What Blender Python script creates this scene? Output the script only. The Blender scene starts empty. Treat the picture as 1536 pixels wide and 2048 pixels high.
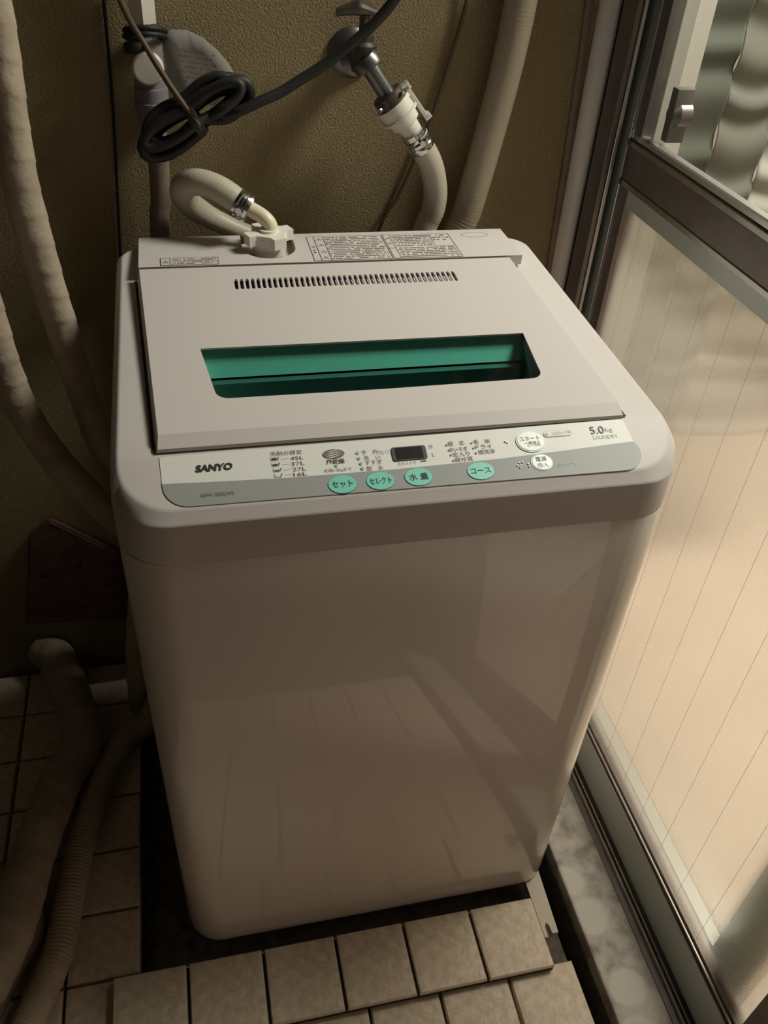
import bpy, bmesh, math, random
from mathutils import Vector, Matrix
from mathutils.geometry import delaunay_2d_cdt
random.seed(4)
sc = bpy.context.scene
COL = sc.collection

# ------------------------------------------------------------------ camera
cd = bpy.data.cameras.new('camera'); cam = bpy.data.objects.new('camera', cd); COL.objects.link(cam)
cd.sensor_fit = 'VERTICAL'; cd.sensor_height = 36.0; cd.lens = 1690.0*36/2048
cd.clip_start = 0.02; cd.clip_end = 50
cam.matrix_world = Matrix(((0.975576, 0.091418, -0.199735, 0.07700), (-0.212341, 0.625272, -0.750963, -0.59000), (0.056237, 0.775034, 0.629412, 1.28600), (0, 0, 0, 1)))
sc.camera = cam
# ------------------------------------------------------------------ world, lights, exposure
sc.view_settings.view_transform = 'Standard'; sc.view_settings.look = 'None'
sc.view_settings.gamma = 1.0; sc.view_settings.use_curve_mapping = False
sc.view_settings.exposure = 0.0
wd = bpy.data.worlds.new('night_sky'); sc.world = wd; wd.use_nodes = True
bgn = wd.node_tree.nodes['Background']; bgn.inputs[0].default_value = (.55, .6, .75, 1); bgn.inputs[1].default_value = 0.012
sc.cycles.max_bounces = 10; sc.cycles.transparent_max_bounces = 12; sc.cycles.transmission_bounces = 8
sc.cycles.diffuse_bounces = 5; sc.cycles.glossy_bounces = 5; sc.cycles.sample_clamp_indirect = 4.0

def area(name, loc, target, size, power, col, sy=None):
    l = bpy.data.lights.new(name, 'AREA'); l.energy = power; l.color = col; l.size = size
    if sy: l.shape = 'RECTANGLE'; l.size_y = sy
    o = bpy.data.objects.new(name, l); COL.objects.link(o); o.location = loc
    o.rotation_euler = (Vector(target)-Vector(loc)).to_track_quat('-Z', 'Y').to_euler()
    return o
area('room_ceiling_lamp', (1.35, 0.32, 2.15), (1.2, 0.18, 0), 0.50, 65, (1.0, .88, .80))

# ------------------------------------------------------------------ materials
def mat(name, col, rough=.5, metal=0, bump=0, bscale=200, var=0, vscale=20, var2=None, coat=0, spec=.5, dist=.002):
    m = bpy.data.materials.new(name); m.use_nodes = True; nt = m.node_tree; N = nt.nodes; L = nt.links
    b = N['Principled BSDF']; b.inputs['Base Color'].default_value = (*col, 1); b.inputs['Roughness'].default_value = rough
    b.inputs['Metallic'].default_value = metal; b.inputs['Coat Weight'].default_value = coat; b.inputs['Coat Roughness'].default_value = .03
    b.inputs['Specular IOR Level'].default_value = spec
    tc = N.new('ShaderNodeTexCoord')
    if var:
        n = N.new('ShaderNodeTexNoise'); n.inputs['Scale'].default_value = vscale; n.inputs['Detail'].default_value = 6
        L.new(tc.outputs['Object'], n.inputs['Vector'])
        r = N.new('ShaderNodeValToRGB'); r.color_ramp.elements[0].position = .35; r.color_ramp.elements[1].position = .65
        c2 = var2 or tuple(c*(1-var) for c in col)
        r.color_ramp.elements[0].color = (*c2, 1); r.color_ramp.elements[1].color = (*col, 1)
        L.new(n.outputs['Fac'], r.inputs[0]); L.new(r.outputs[0], b.inputs['Base Color'])
    if bump:
        n = N.new('ShaderNodeTexNoise'); n.inputs['Scale'].default_value = bscale; n.inputs['Detail'].default_value = 4
        L.new(tc.outputs['Object'], n.inputs['Vector'])
        bp = N.new('ShaderNodeBump'); bp.inputs['Strength'].default_value = bump; bp.inputs['Distance'].default_value = dist
        L.new(n.outputs['Fac'], bp.inputs['Height']); L.new(bp.outputs[0], b.inputs['Normal'])
    return m
M = {}
M['plastic'] = mat('white_plastic', (.56, .51, .50), .5, spec=.22, bump=.05, bscale=900, dist=.0005)
M['cabinet'] = mat('white_enamel', (.72, .645, .59), .25, coat=1)
M['cabinet'].node_tree.nodes['Principled BSDF'].inputs['Coat IOR'].default_value = 1.5
M['panel_white'] = mat('panel_white', (.70, .685, .665), .45, spec=.22)
M['panel_grey'] = mat('panel_grey', (.30, .305, .31), .45, spec=.22)
M['ink'] = mat('ink', (.03, .028, .027), .5)
M['ink_grey'] = mat('ink_grey', (.33, .32, .32), .5)
M['ink_light'] = mat('ink_light', (.52, .51, .50), .5)
M['ink_brown'] = mat('ink_brown', (.16, .13, .11), .5)
M['teal'] = mat('teal_button', (.19, .58, .49), .35)
M['teal_ring'] = mat('teal_ring', (.45, .62, .57), .4)
M['button_white'] = mat('button_white', (.74, .75, .73), .3)
M['black'] = mat('black_plastic', (.012, .012, .014), .25)
M['rubber'] = mat('black_rubber', (.014, .012, .012), .6)
M['darkgap'] = mat('dark_gap', (.02, .018, .016), .8)
M['stucco'] = mat('stucco_wall', (.385, .30, .165), .85, bump=1, bscale=380, var=.4, vscale=260, var2=(.30, .232, .125), dist=.0025)
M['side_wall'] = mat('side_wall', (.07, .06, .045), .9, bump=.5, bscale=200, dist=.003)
M['plaster'] = mat('room_plaster', (.62, .58, .52), .9)
M['room_floor'] = mat('room_floor', (.68, .545, .44), .5, var=.15, vscale=8)
M['tile'] = mat('beige_tile', (.74, .635, .50), .42, bump=.7, bscale=150, var=.3, vscale=70, var2=(.56, .47, .36), dist=.0015)
M['mattray'] = mat('beige_plastic_grid', (.55, .48, .40), .5, bump=.15, bscale=150)
M['slab'] = mat('dirty_concrete', (.15, .13, .105), .9, bump=.6, bscale=160, var=.5, vscale=60, dist=.004)
M['alu'] = mat('weathered_aluminium', (.52, .50, .48), .3, metal=.85, bump=.08, bscale=400, var=.15, vscale=30, dist=.0005)
M['alu_dark'] = mat('dark_aluminium', (.215, .19, .175), .42, metal=.5, var=.2, vscale=20)
M['alu_green'] = mat('grey_green_aluminium', (.50, .56, .54), .32, metal=.3)
M['chrome'] = mat('chrome', (.7, .7, .7), .18, metal=1)
M['pvc_grey'] = mat('grey_pvc', (.22, .20, .21), .5, bump=.1, bscale=200)
M['pipe_brown'] = mat('brown_pipe', (.26, .19, .14), .6, var=.25, vscale=30)
M['white_part'] = mat('white_fitting', (.78, .73, .66), .4)
M['cream'] = mat('cream_plastic', (.72, .64, .48), .4)
M['hose'] = mat('ribbed_hose_white', (.52, .465, .38), .45)
M['metal_old'] = mat('old_brass', (.12, .10, .085), .45, metal=.6, var=.3, vscale=60)
M['metal_grey'] = mat('tarnished_chrome', (.20, .20, .20), .35, metal=.8, var=.3, vscale=70)
M['wrap'] = mat('vinyl_tape_wrap', (.46, .375, .285), .55, bump=.4, bscale=70, var=.25, vscale=18, dist=.004)
M['duct'] = mat('beige_duct', (.40, .335, .25), .55)
M['cord'] = mat('brown_cord', (.10, .06, .035), .6)
M['cable'] = mat('dull_cable', (.11, .085, .05), .6)
M['paper'] = mat('grey_paper', (.30, .27, .25), .8)
M['brick'] = mat('dim_red_block', (.16, .075, .06), .9, bump=.5, bscale=80, var=.4, vscale=40)
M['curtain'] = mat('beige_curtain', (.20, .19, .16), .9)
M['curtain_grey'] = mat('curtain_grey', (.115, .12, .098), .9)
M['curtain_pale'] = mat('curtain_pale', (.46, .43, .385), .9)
M['alu_glint'] = mat('aluminium_painted_glint', (.75, .74, .72), .25, metal=.8)  # lightened metal: paints the light reflected along the upper pane bead
M['jamb_sheen'] = mat('painted_jamb_sheen', (.85, .81, .79), .3)  # white colour stands in for the bright reflection on the jamb strip
M['ink_mid'] = mat('ink_mid', (.13, .13, .13), .5)
M['wire'] = mat('pale_wire', (.8, .75, .66), .6)
M['steel'] = mat('steel_drum', (.30, .30, .30), .4, metal=.2)
M['tub'] = mat('tub_plastic', (.75, .78, .76), .5)

def nodes_only(name):
    m = bpy.data.materials.new(name); m.use_nodes = True; nt = m.node_tree; nt.nodes.clear()
    return m, nt.nodes, nt.links, nt.nodes.new('ShaderNodeOutputMaterial')
def pane_mat(name, tint, gloss=.08, rough=.02):
    m, N, L, out = nodes_only(name)
    t = N.new('ShaderNodeBsdfTransparent'); t.inputs[0].default_value = (*tint, 1)
    g = N.new('ShaderNodeBsdfGlossy'); g.inputs['Roughness'].default_value = rough
    lw = N.new('ShaderNodeLayerWeight'); p5 = N.new('ShaderNodeMath'); p5.operation = 'POWER'; p5.inputs[1].default_value = 5; L.new(lw.outputs['Facing'], p5.inputs[0])
    ma = N.new('ShaderNodeMath'); ma.operation = 'MULTIPLY_ADD'; ma.inputs[1].default_value = .95; ma.inputs[2].default_value = .03; L.new(p5.outputs[0], ma.inputs[0])
    lw.inputs['Blend'].default_value = .5
    mx = N.new('ShaderNodeMixShader'); L.new(ma.outputs[0], mx.inputs[0]); L.new(t.outputs[0], mx.inputs[1]); L.new(g.outputs[0], mx.inputs[2])
    L.new(mx.outputs[0], out.inputs[0]); return m
M['clear'] = pane_mat('clear_glass', (.80, .85, .82))
M['green_glass'] = pane_mat('green_tinted_window', (.57, .825, .775))
def frosted():
    m, N, L, out = nodes_only('frosted_glass')
    r = N.new('ShaderNodeBsdfRefraction'); r.inputs['Color'].default_value = (.90, .935, .87, 1); r.inputs['Roughness'].default_value = .42; r.inputs['IOR'].default_value = 1.12
    tr = N.new('ShaderNodeBsdfTranslucent'); tr.inputs[0].default_value = (.84, .86, .79, 1)
    g = N.new('ShaderNodeBsdfGlossy'); g.inputs['Roughness'].default_value = .3
    tc = N.new('ShaderNodeTexCoord'); n = N.new('ShaderNodeTexNoise'); n.inputs['Scale'].default_value = 620; n.inputs['Detail'].default_value = 2
    mp = N.new('ShaderNodeMapping'); mp.inputs['Scale'].default_value = (1, 1, .5)
    L.new(tc.outputs['Object'], mp.inputs[0]); L.new(mp.outputs[0], n.inputs['Vector'])
    bp = N.new('ShaderNodeBump'); bp.inputs['Strength'].default_value = .5; bp.inputs['Distance'].default_value = .002
    L.new(n.outputs['Fac'], bp.inputs['Height'])
    for s in (r, tr, g): L.new(bp.outputs[0], s.inputs['Normal'])
    m1 = N.new('ShaderNodeMixShader'); m1.inputs[0].default_value = .28; L.new(r.outputs[0], m1.inputs[1]); L.new(tr.outputs[0], m1.inputs[2])
    tp = N.new('ShaderNodeBsdfTransparent'); tp.inputs[0].default_value = (.94, .95, .895, 1)
    m3 = N.new('ShaderNodeMixShader'); m3.inputs[0].default_value = .45; L.new(m1.outputs[0], m3.inputs[1]); L.new(tp.outputs[0], m3.inputs[2])
    m2 = N.new('ShaderNodeMixShader'); m2.inputs[0].default_value = .06; L.new(m3.outputs[0], m2.inputs[1]); L.new(g.outputs[0], m2.inputs[2])
    L.new(m2.outputs[0], out.inputs[0]); return m
M['frosted'] = frosted()
def sill_mat():
    m = mat('mortar_sill', (.33, .31, .285), .6, bump=.5, bscale=120, dist=.003); N = m.node_tree.nodes; L = m.node_tree.links
    b = N['Principled BSDF']; tc = N.new('ShaderNodeTexCoord')
    n = N.new('ShaderNodeTexNoise'); n.inputs['Scale'].default_value = 35; n.inputs['Detail'].default_value = 7; L.new(tc.outputs['Object'], n.inputs['Vector'])
    r = N.new('ShaderNodeValToRGB'); r.color_ramp.elements[0].color = (.22, .20, .175, 1); r.color_ramp.elements[1].color = (.52, .49, .45, 1)
    r.color_ramp.elements[0].position = .3; r.color_ramp.elements[1].position = .6
    L.new(n.outputs['Fac'], r.inputs[0]); last = r.outputs[0]
    # pale rounded spots of dried mortar on the sill
    for (x, y, rad) in ((.586, -.002, .030), (.597, -.060, .034), (.612, -.170, .032), (.605, -.235, .035)):
        s = N.new('ShaderNodeVectorMath'); s.operation = 'DISTANCE'; s.inputs[1].default_value = (x, y, -.02)
        L.new(tc.outputs['Object'], s.inputs[0])
        a = N.new('ShaderNodeMath'); a.operation = 'MULTIPLY_ADD'; a.inputs[1].default_value = .02; L.new(n.outputs['Fac'], a.inputs[0]); L.new(s.outputs['Value'], a.inputs[2])
        k = N.new('ShaderNodeMapRange'); k.inputs['From Min'].default_value = rad+.010; k.inputs['From Max'].default_value = rad+.002
        L.new(a.outputs[0], k.inputs[0])
        mx = N.new('ShaderNodeMix'); mx.data_type = 'RGBA'; L.new(k.outputs[0], mx.inputs[0]); L.new(last, mx.inputs[6]); mx.inputs[7].default_value = (.62, .60, .55, 1)
        last = mx.outputs[2]
    L.new(last, b.inputs['Base Color']); return m
M['sill'] = sill_mat()

# ------------------------------------------------------------------ helpers
def obj(name, bm, m, parent=None, smooth=False, weld=False):
    me = bpy.data.meshes.new(name)
    if weld: bmesh.ops.remove_doubles(bm, verts=bm.verts, dist=1e-5)
    bmesh.ops.recalc_face_normals(bm, faces=bm.faces)
    bm.to_mesh(me); bm.free()
    o = bpy.data.objects.new(name, me); COL.objects.link(o)
    if m: me.materials.append(M[m])
    if parent: o.parent = parent; o.matrix_parent_inverse = parent.matrix_world.inverted()
    if smooth:
        for p in me.polygons: p.use_smooth = True
        if smooth != 'all': me.set_sharp_from_angle(angle=math.radians(smooth if smooth is not True else 35))
    return o
def tag(o, label=None, cat=None, group=None, kind=None):
    if label: o['label'] = label
    if cat: o['category'] = cat
    if group: o['group'] = group
    if kind: o['kind'] = kind
    return o
def thing(name, loc, label, cat, group=None):
    o = bpy.data.objects.new(name, None); COL.objects.link(o); o.location = loc; o.empty_display_size = .05
    o.matrix_world = Matrix.Translation(loc)
    return tag(o, label, cat, group)
def box(bm, x0, x1, y0, y1, z0, z1, bev=0, seg=2):
    v = [bm.verts.new((x, y, z)) for x in (x0, x1) for y in (y0, y1) for z in (z0, z1)]
    fs = [bm.faces.new([v[i] for i in q]) for q in ((0, 1, 3, 2), (4, 6, 7, 5), (0, 4, 5, 1), (2, 3, 7, 6), (0, 2, 6, 4), (1, 5, 7, 3))]
    if bev:
        es = list({e for f in fs for e in f.edges})
        bmesh.ops.bevel(bm, geom=es, offset=bev, segments=seg, affect='EDGES', profile=.5)
    return bm
def B(): return bmesh.new()
def frame_of(d):
    d = Vector(d).normalized(); a = Vector((0, 0, 1)) if abs(d.z) < .9 else Vector((1, 0, 0))
    u = d.cross(a).normalized(); return u, d.cross(u).normalized(), d
def lathe(bm, base, axis, prof, n=24):
    """prof: (distance along axis, radius)"""
    u, w, d = frame_of(axis); base = Vector(base); rings = []
    for (h, r) in prof:
        if r <= 1e-6: rings.append([bm.verts.new(base+d*h)])
        else: rings.append([bm.verts.new(base+d*h+(u*math.cos(2*math.pi*i/n)+w*math.sin(2*math.pi*i/n))*r) for i in range(n)])
    for a, b in zip(rings, rings[1:]):
        for i in range(n):
            q = [a[i % len(a)], a[(i+1) % len(a)], b[(i+1) % len(b)], b[i % len(b)]]
            q = list(dict.fromkeys(q))
            if len(q) > 2: bm.faces.new(q)
    return bm
def smooth_path(pts, step=.006):
    P = [Vector(p) for p in pts]; P = [P[0]*2-P[1]]+P+[P[-1]*2-P[-2]]; out = []
    for i in range(1, len(P)-2):
        n = max(2, int((P[i+1]-P[i]).length/step))
        for k in range(n):
            t = k/n; a, b, c, d = P[i-1:i+3]
            out.append(.5*((2*b)+(c-a)*t+(2*a-5*b+4*c-d)*t*t+(3*b-a-3*c+d)*t**3))
    out.append(P[-2]); return out
def tube(bm, pts, r, n=12, step=.006, cap=True):
    P = smooth_path(pts, step); s = 0; rings = []
    t0 = (P[1]-P[0]).normalized(); u, w, _ = frame_of(t0)
    for i, p in enumerate(P):
        t = (P[min(i+1, len(P)-1)]-P[max(i-1, 0)]).normalized()
        u = (u-t*u.dot(t)).normalized(); w = t.cross(u)
        if i: s += (p-P[i-1]).length
        ring = []
        for k in range(n):
            a = 2*math.pi*k/n; rr = r(s, a) if callable(r) else r
            ring.append(bm.verts.new(p+(u*math.cos(a)+w*math.sin(a))*rr))
        rings.append(ring)
    for a, b in zip(rings, rings[1:]):
        for k in range(n): bm.faces.new([a[k], a[(k+1) % n], b[(k+1) % n], b[k]])
    if cap: bm.faces.new(rings[0]); bm.faces.new(list(reversed(rings[-1])))
    return bm
def sheet(outline, holes, zf, thick, wallh=None, bottom=True):
    """plate with holes: 2-D outline/holes at height zf(x,y), walls going down"""
    bm = B(); pts = []; edges = []; loops = []
    for lp in [outline]+holes:
        s = len(pts); pts += [Vector(p) for p in lp]; loops.append(range(s, s+len(lp)))
        edges += [(s+i, s+(i+1) % len(lp)) for i in range(len(lp))]
    v2, e2, f2, _, _, _ = delaunay_2d_cdt(pts, edges, [], 0, 1e-7)
    def inside(p, lp):
        c = False; n = len(lp)
        for i in range(n):
            (x1, y1), (x2, y2) = lp[i], lp[i-1]
            if (y1 > p[1]) != (y2 > p[1]) and p[0] < (x2-x1)*(p[1]-y1)/(y2-y1)+x1: c = not c
        return c
    tv = [bm.verts.new((p.x, p.y, zf(p.x, p.y))) for p in v2]
    bv = [bm.verts.new((p.x, p.y, zf(p.x, p.y)-thick)) for p in v2]
    keep = []
    for f in f2:
        c = sum((v2[i] for i in f), Vector((0, 0)))/3
        if inside(c, outline) and not any(inside(c, h) for h in holes): keep.append(f)
    cnt = {}
    for f in keep:
        bm.faces.new([tv[i] for i in f])
        if bottom: bm.faces.new([bv[i] for i in reversed(f)])
        for k in range(3):
            e = (f[k], f[(k+1) % 3]); cnt[tuple(sorted(e))] = cnt.get(tuple(sorted(e)), 0)+1
    for (a, b), c in cnt.items():
        if c == 1: bm.faces.new([tv[a], tv[b], bv[b], bv[a]])
    return bm
def arc(cx, cy, r, a0, a1, n=8):
    return [(cx+r*math.cos(math.radians(a0+(a1-a0)*i/n)), cy+r*math.sin(math.radians(a0+(a1-a0)*i/n))) for i in range(n+1)]

# ================================================================== THE SETTING
def struct(name, bm, m, parent=None, smooth=False, label=None):
    o = obj(name, bm, m, parent, smooth)
    if not parent: o['kind'] = 'structure'
    if label: o['label'] = label
    return o
ZF = -.05
b = B(); box(b, -.60, .548, -1.7, .62, ZF-.1, ZF); box(b, .548, .576, -1.7, .62, -.20, -.13); box(b, .576, .578, -1.7, .62, -.20, -.05)
floor = struct('floor', b, 'slab', label='tiled porch floor with a dark drain groove along the door')
b = B(); box(b, .578, .668, -1.7, .62, -.13, -.02, .004); struct('trim_sill', b, 'sill', label='grey mortar sill with pale dried spots below the glass door')
b = B(); box(b, -.60, .785, .60, .75, -.2, 2.5); wb = struct('wall_back', b, 'stucco')
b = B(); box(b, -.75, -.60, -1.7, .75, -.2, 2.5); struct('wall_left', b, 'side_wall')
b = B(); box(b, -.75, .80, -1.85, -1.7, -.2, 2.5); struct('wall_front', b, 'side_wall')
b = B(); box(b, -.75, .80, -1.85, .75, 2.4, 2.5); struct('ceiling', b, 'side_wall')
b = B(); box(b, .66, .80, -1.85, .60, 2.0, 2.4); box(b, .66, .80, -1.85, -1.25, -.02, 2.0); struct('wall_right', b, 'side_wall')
# the lit room beyond the door
b = B(); box(b, .79, 3.2, -2.0, 1.5, -.12, -.04); struct('floor_room', b, 'room_floor')
b = B(); box(b, .80, 3.2, -2.0, 1.5, 2.4, 2.5); struct('ceiling_room', b, 'plaster')
b = B(); box(b, 3.0, 3.2, -2.0, 1.5, -.04, 2.4); struct('wall_room_far', b, 'plaster')
b = B(); box(b, .80, 3.0, -2.1, -2.0, -.04, 2.4); struct('wall_room_side', b, 'plaster')
b = B(); box(b, .80, 3.0, 1.4, 1.5, -.04, 2.4); box(b, .785, .80, .60, 1.5, -.2, 2.4); box(b, .736, .80, .590, .5995, -.018, 2.0); struct('wall_room_back', b, 'plaster')
# recessed seam in the back wall, brown edge strip beside the door jamb
b = B(); tube(b, [(0.0090, 0.5970, 1.1095), (0.0030, 0.5970, 0.9897), (-0.0135, 0.5970, 0.8050), (-0.0267, 0.5970, 0.6543)], .0022, 6, .05); obj('wall_joint', b, 'darkgap', wb)
b = B(); tube(b, [(0.6169, 0.5980, 1.1581), (0.6225, 0.5980, 1.0668), (0.6303, 0.5980, 0.8659), (0.6355, 0.5980, 0.6875)], .006, 6, .05); obj('dried_sealant', b, 'pipe_brown', wb, True)

# porch floor tiles, one object each
def tile_mesh(w, d, h, bev=.004):
    bm = B(); a, c = w/2, d/2
    r = [[(-a, -c, -h), (a, -c, -h), (a, c, -h), (-a, c, -h)], [(-a, -c, -.003), (a, -c, -.003), (a, c, -.003), (-a, c, -.003)],
         [(-a+bev*.4, -c+bev*.4, -.0006), (a-bev*.4, -c+bev*.4, -.0006), (a-bev*.4, c-bev*.4, -.0006), (-a+bev*.4, c-bev*.4, -.0006)],
         [(-a+bev*2, -c+bev*2, 0), (a-bev*2, -c+bev*2, 0), (a-bev*2, c-bev*2, 0), (-a+bev*2, c-bev*2, 0)]]
    R = [[bm.verts.new(p) for p in q] for q in r]
    bm.faces.new(R[0]); bm.faces.new(R[3])
    for p, q in zip(R, R[1:]):
        for i in range(4): bm.faces.new([p[i], p[(i+1) % 4], q[(i+1) % 4], q[i]])
    return bm
t0 = None; k = 0
XT = [.547-.105*i for i in range(11)]
for j in range(-11, 6):
    y0 = -.0142+.1*j
    for i in range(10):
        x1 = XT[i]; x0 = x1-.105
        if j >= 0 and x1 > -.07: continue
        if j == -1 and (i == 0): continue
        cx, cy = (x0+x1)/2, y0+.05
        if t0 is None: o = t0 = obj('tile', tile_mesh(.1005, .0955, .030), 'tile')
        else: o = t0.copy(); COL.objects.link(o)
        o.parent = floor; o.location = (cx+random.uniform(-.0004, .0004), cy, -.02+random.uniform(-.0008, .0004)); o.rotation_euler = (0, 0, random.uniform(-.004, .004))
b = B(); box(b, -.0735, -.068, -.014, .58, ZF, -.030); obj('tile_edge_strip', b, 'darkgap', floor)

# ---- loose raised strip of deck tiles in front of the machine
mt = thing('deck_tile_mat', (.2, -.075, -.02), 'raised strip of six beige square tiles lying loose in front of the washing machine', 'floor mat')
xs = [-.1205, -.0155, .0925, .199, .303, .408, .5125]
b = B(); box(b, -.119, .511, -.124, -.026, -.02, -.0065); obj('base_grid', b, 'darkgap', mt)
for i in range(6):
    w = xs[i+1]-xs[i]-.0045
    o = obj('tile', tile_mesh(w, .1035, .0075), 'tile', None); o.parent = mt
    o.location = ((xs[i]+xs[i+1])/2-.2, -.0745+.075, .02+random.uniform(-.0006, .0006))
ol = [(.5115, .03), (.5115, -.084), (.5165, -.084), (.5175, -.068), (.5205, -.063), (.5240, -.067), (.5252, -.080), (.5345, -.080), (.5390, .03)]
b = sheet(ol, [], lambda x, y: -.0045, .0155); tag(obj('joining_hook', b, 'mattray', mt), 'pale plastic flange with a joining hook')

# ================================================================== THE WASHING MACHINE
W0, W1 = -.011, .551; XC = .27
wm = thing('washing_machine', (XC, .25, ZF), 'white top-loading washing machine with green lid window standing on the porch floor', 'washing machine')
def rrect(x0, x1, y0, y1, r, n=8):
    return (arc(x0+r, y0+r, r, 180, 270, n)+arc(x1-r, y0+r, r, 270, 360, n)+arc(x1-r, y1-r, r, 0, 90, n)+arc(x0+r, y1-r, r, 90, 180, n))
def loft(bm, rings, capb=True, capt=True):
    R = [[bm.verts.new(p) for p in q] for q in rings]; n = len(R[0])
    for a, c in zip(R, R[1:]):
        for i in range(n): bm.faces.new([a[i], a[(i+1) % n], c[(i+1) % n], c[i]])
    if capb: bm.faces.new(R[0])
    if capt: bm.faces.new(R[-1])
    return bm
# cabinet
rings = []
for (ins, z, r) in ((.006, -.003, .044), (.0028, -.0022, .0472), (.0010, .0005, .049), (.0002, .006, .0498), (0, .016, .05), (0, .7506, .05), (.0006, .7515, .0494)):
    rings.append([(x, y, z) for x, y in rrect(W0+ins, W1-ins, ins, .492-ins, r)])
obj('cabinet', loft(B(), rings), 'cabinet', wm, 40)
b = B(); box(b, .02, .515, .035, .46, -.028, -.002); obj('base', b, 'black', wm)
for fx in (.05, .48):
    for fy in (.065, .43):
        b = B(); lathe(b, (fx, fy, ZF), (0, 0, 1), [(0, 0), (0, .022), (.008, .022), (.012, .012), (.024, .012), (.024, 0)]); obj('foot', b, 'rubber', wm, True)
# top frame
def rimz(y):
    y = max(y, .007)
    if y < .068: return .81+(y-.0157)*.3824
    return .830+(y-.068)*(.857-.830)/(.49-.068)
def shape(ins):
    """outline as matching left/right points from front to back"""
    r = .052-ins*.3; x0, x1 = W0+ins, W1-ins; y0, y1 = ins, .494-ins
    L_ = [(x0+r-r*math.sin(a), y0+r-r*math.cos(a)) for a in [math.radians(90*i/10) for i in range(11)]]
    ys = [.072, .10, .12, .16, .20, .24, .27, .33, .40]
    L_ += [(x0, y) for y in ys]
    rb = .03
    L_ += [(x0+rb-rb*math.cos(a), y1-rb+rb*math.sin(a)) for a in [math.radians(90*i/6) for i in range(7)]]
    return L_, [(W1-.03*max(0, y-.05)-(x-W0), y) for x, y in L_]
b = B(); lv = []
prof = ((0.0, None, .752), (0.0, None, .7955), (.0004, None, .7968), (.0020, -.0084, 0), (.0080, -.0014, 0), (.0095, -.0004, 0), (.0115, 0, 0))
for (ins, dz, z) in prof:
    Ls, Rs = shape(ins)
    f = (lambda y: z if y < .07 else z+(rimz(y)-.83)) if dz is None else (lambda y: rimz(y)+dz)
    if dz is None and z < .76: f = lambda y: z
    lv.append(([b.verts.new((x, y, f(y))) for x, y in Ls], [b.verts.new((x, y, f(y))) for x, y in Rs]))
for (La, Ra), (Lb, Rb) in zip(lv, lv[1:]):
    n = len(La)
    for i in range(n-1):
        b.faces.new([La[i], La[i+1], Lb[i+1], Lb[i]]); b.faces.new([Ra[i+1], Ra[i], Rb[i], Rb[i+1]])
    b.faces.new([La[0], Lb[0], Rb[0], Ra[0]]); b.faces.new([La[-1], Ra[-1], Rb[-1], Lb[-1]])
La, Ra = lv[-1]; HX = (.066, .450); rows = []
for l, r in zip(La, Ra):
    y = l.co.y; row = [l]
    for hx in HX: row.append(b.verts.new((hx, y, l.co.z)) if l.co.x < HX[0]-.001 else None)
    row.append(r); rows.append(row)
for a, c in zip(rows, rows[1:]):
    full = all(a) and all(c)
    if full:
        for i in range(3):
            ym = (a[0].co.y+c[0].co.y)/2
            if i == 1 and .10 < ym < .27: continue
            b.faces.new([a[i], a[i+1], c[i+1], c[i]])
    else:
        q = [a[0]]+[v for v in a[1:3] if v]+[a[3]]; p = [c[0]]+[v for v in c[1:3] if v]+[c[3]]
        b.faces.new(q+list(reversed(p)))
b.faces.new([v for v in lv[0][0]]+[v for v in reversed(lv[0][1])])
obj('top_frame', b, 'plastic', wm, 31)
b = B(); rs = []
for z in (.7510, .7525): rs.append([(x, y, z) for x, y in rrect(W0+.0008, W1-.0008, .0008, .491, .049)])
obj('seam_gasket', loft(b, rs), 'ink_brown', wm, True)
# tub well under the lid window
b = B(); v = [b.verts.new(p) for p in ((.083, .2270, .8460), (.440, .2270, .8460), (.440, .2225, .8420), (.083, .2225, .8420), (.083, .2040, .8250), (.440, .2040, .8250), (.440, .204, .79), (.083, .204, .79))]
for q in ((0, 1, 2, 3), (3, 2, 5, 4)): b.faces.new([v[i] for i in q])
box(b, .0815, .083, .105, .227, .74, .842); box(b, .440, .4415, .105, .227, .74, .842)
obj('tub_ring', b, 'tub', wm)
b = B(); box(b, .068, .448, .10, .262, .7535, .758); box(b, .0835, .4395, .195, .2035, .756, .8225)
for i in range(9): box(b, .088+i*.038, .088+i*.038+.018, .182, .1945, .760, .790+.004*(i % 3))
obj('wash_drum', b, 'steel', wm)
# lid
def lidz(x, y): return .8414+(y-.0802)*(.8665-.8414)/(.393-.0802)
XL = lambda y: .0360-(y-.073)*(.0360-.0208)/.32
XR = lambda y: .4945-(y-.073)*(.4945-.4800)/.32
win = [(.0815, .219), (.438, .217)]+[(.4325, .153)]+arc(.4185, .1440, .0135, 0, -90, 5)+[(.26, .1285)]+arc(.105, .143, .0135, -90, -180, 5)
slots = []
nS = 42
for i in range(nS):
    cx = .1300+(.3945-.1300)*i/(nS-1); hw = .0021
    slots.append(arc(cx, .3605, hw, 0, 180, 3)+arc(cx, .3405, hw, 180, 360, 3))
ol = [(XL(.073), .0802), (XR(.073), .0802), (XR(.393), .393), (XL(.393), .393)]
b = sheet(ol, [win]+slots, lidz, .0025)
def strip(bm, A, Bp):
    bm.faces.new([bm.verts.new(p) for p in (A[0], A[1], Bp[1], Bp[0])])
zb = lambda y: rimz(y)+.0015
f0 = (XL(.07)-.003, .0665, zb(.066)); f1 = (XR(.07)+.003, .0665, zb(.066)); c0 = (XL(.073), .0802, .8414); c1 = (XR(.073), .0802, .8414)
m0 = (XL(.07)-.0015, .0672, .8340); m1 = (XR(.07)+.0015, .0672, .8340)
strip(b, (c0, c1), (m0, m1)); strip(b, (m0, m1), (f0, f1))
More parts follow.
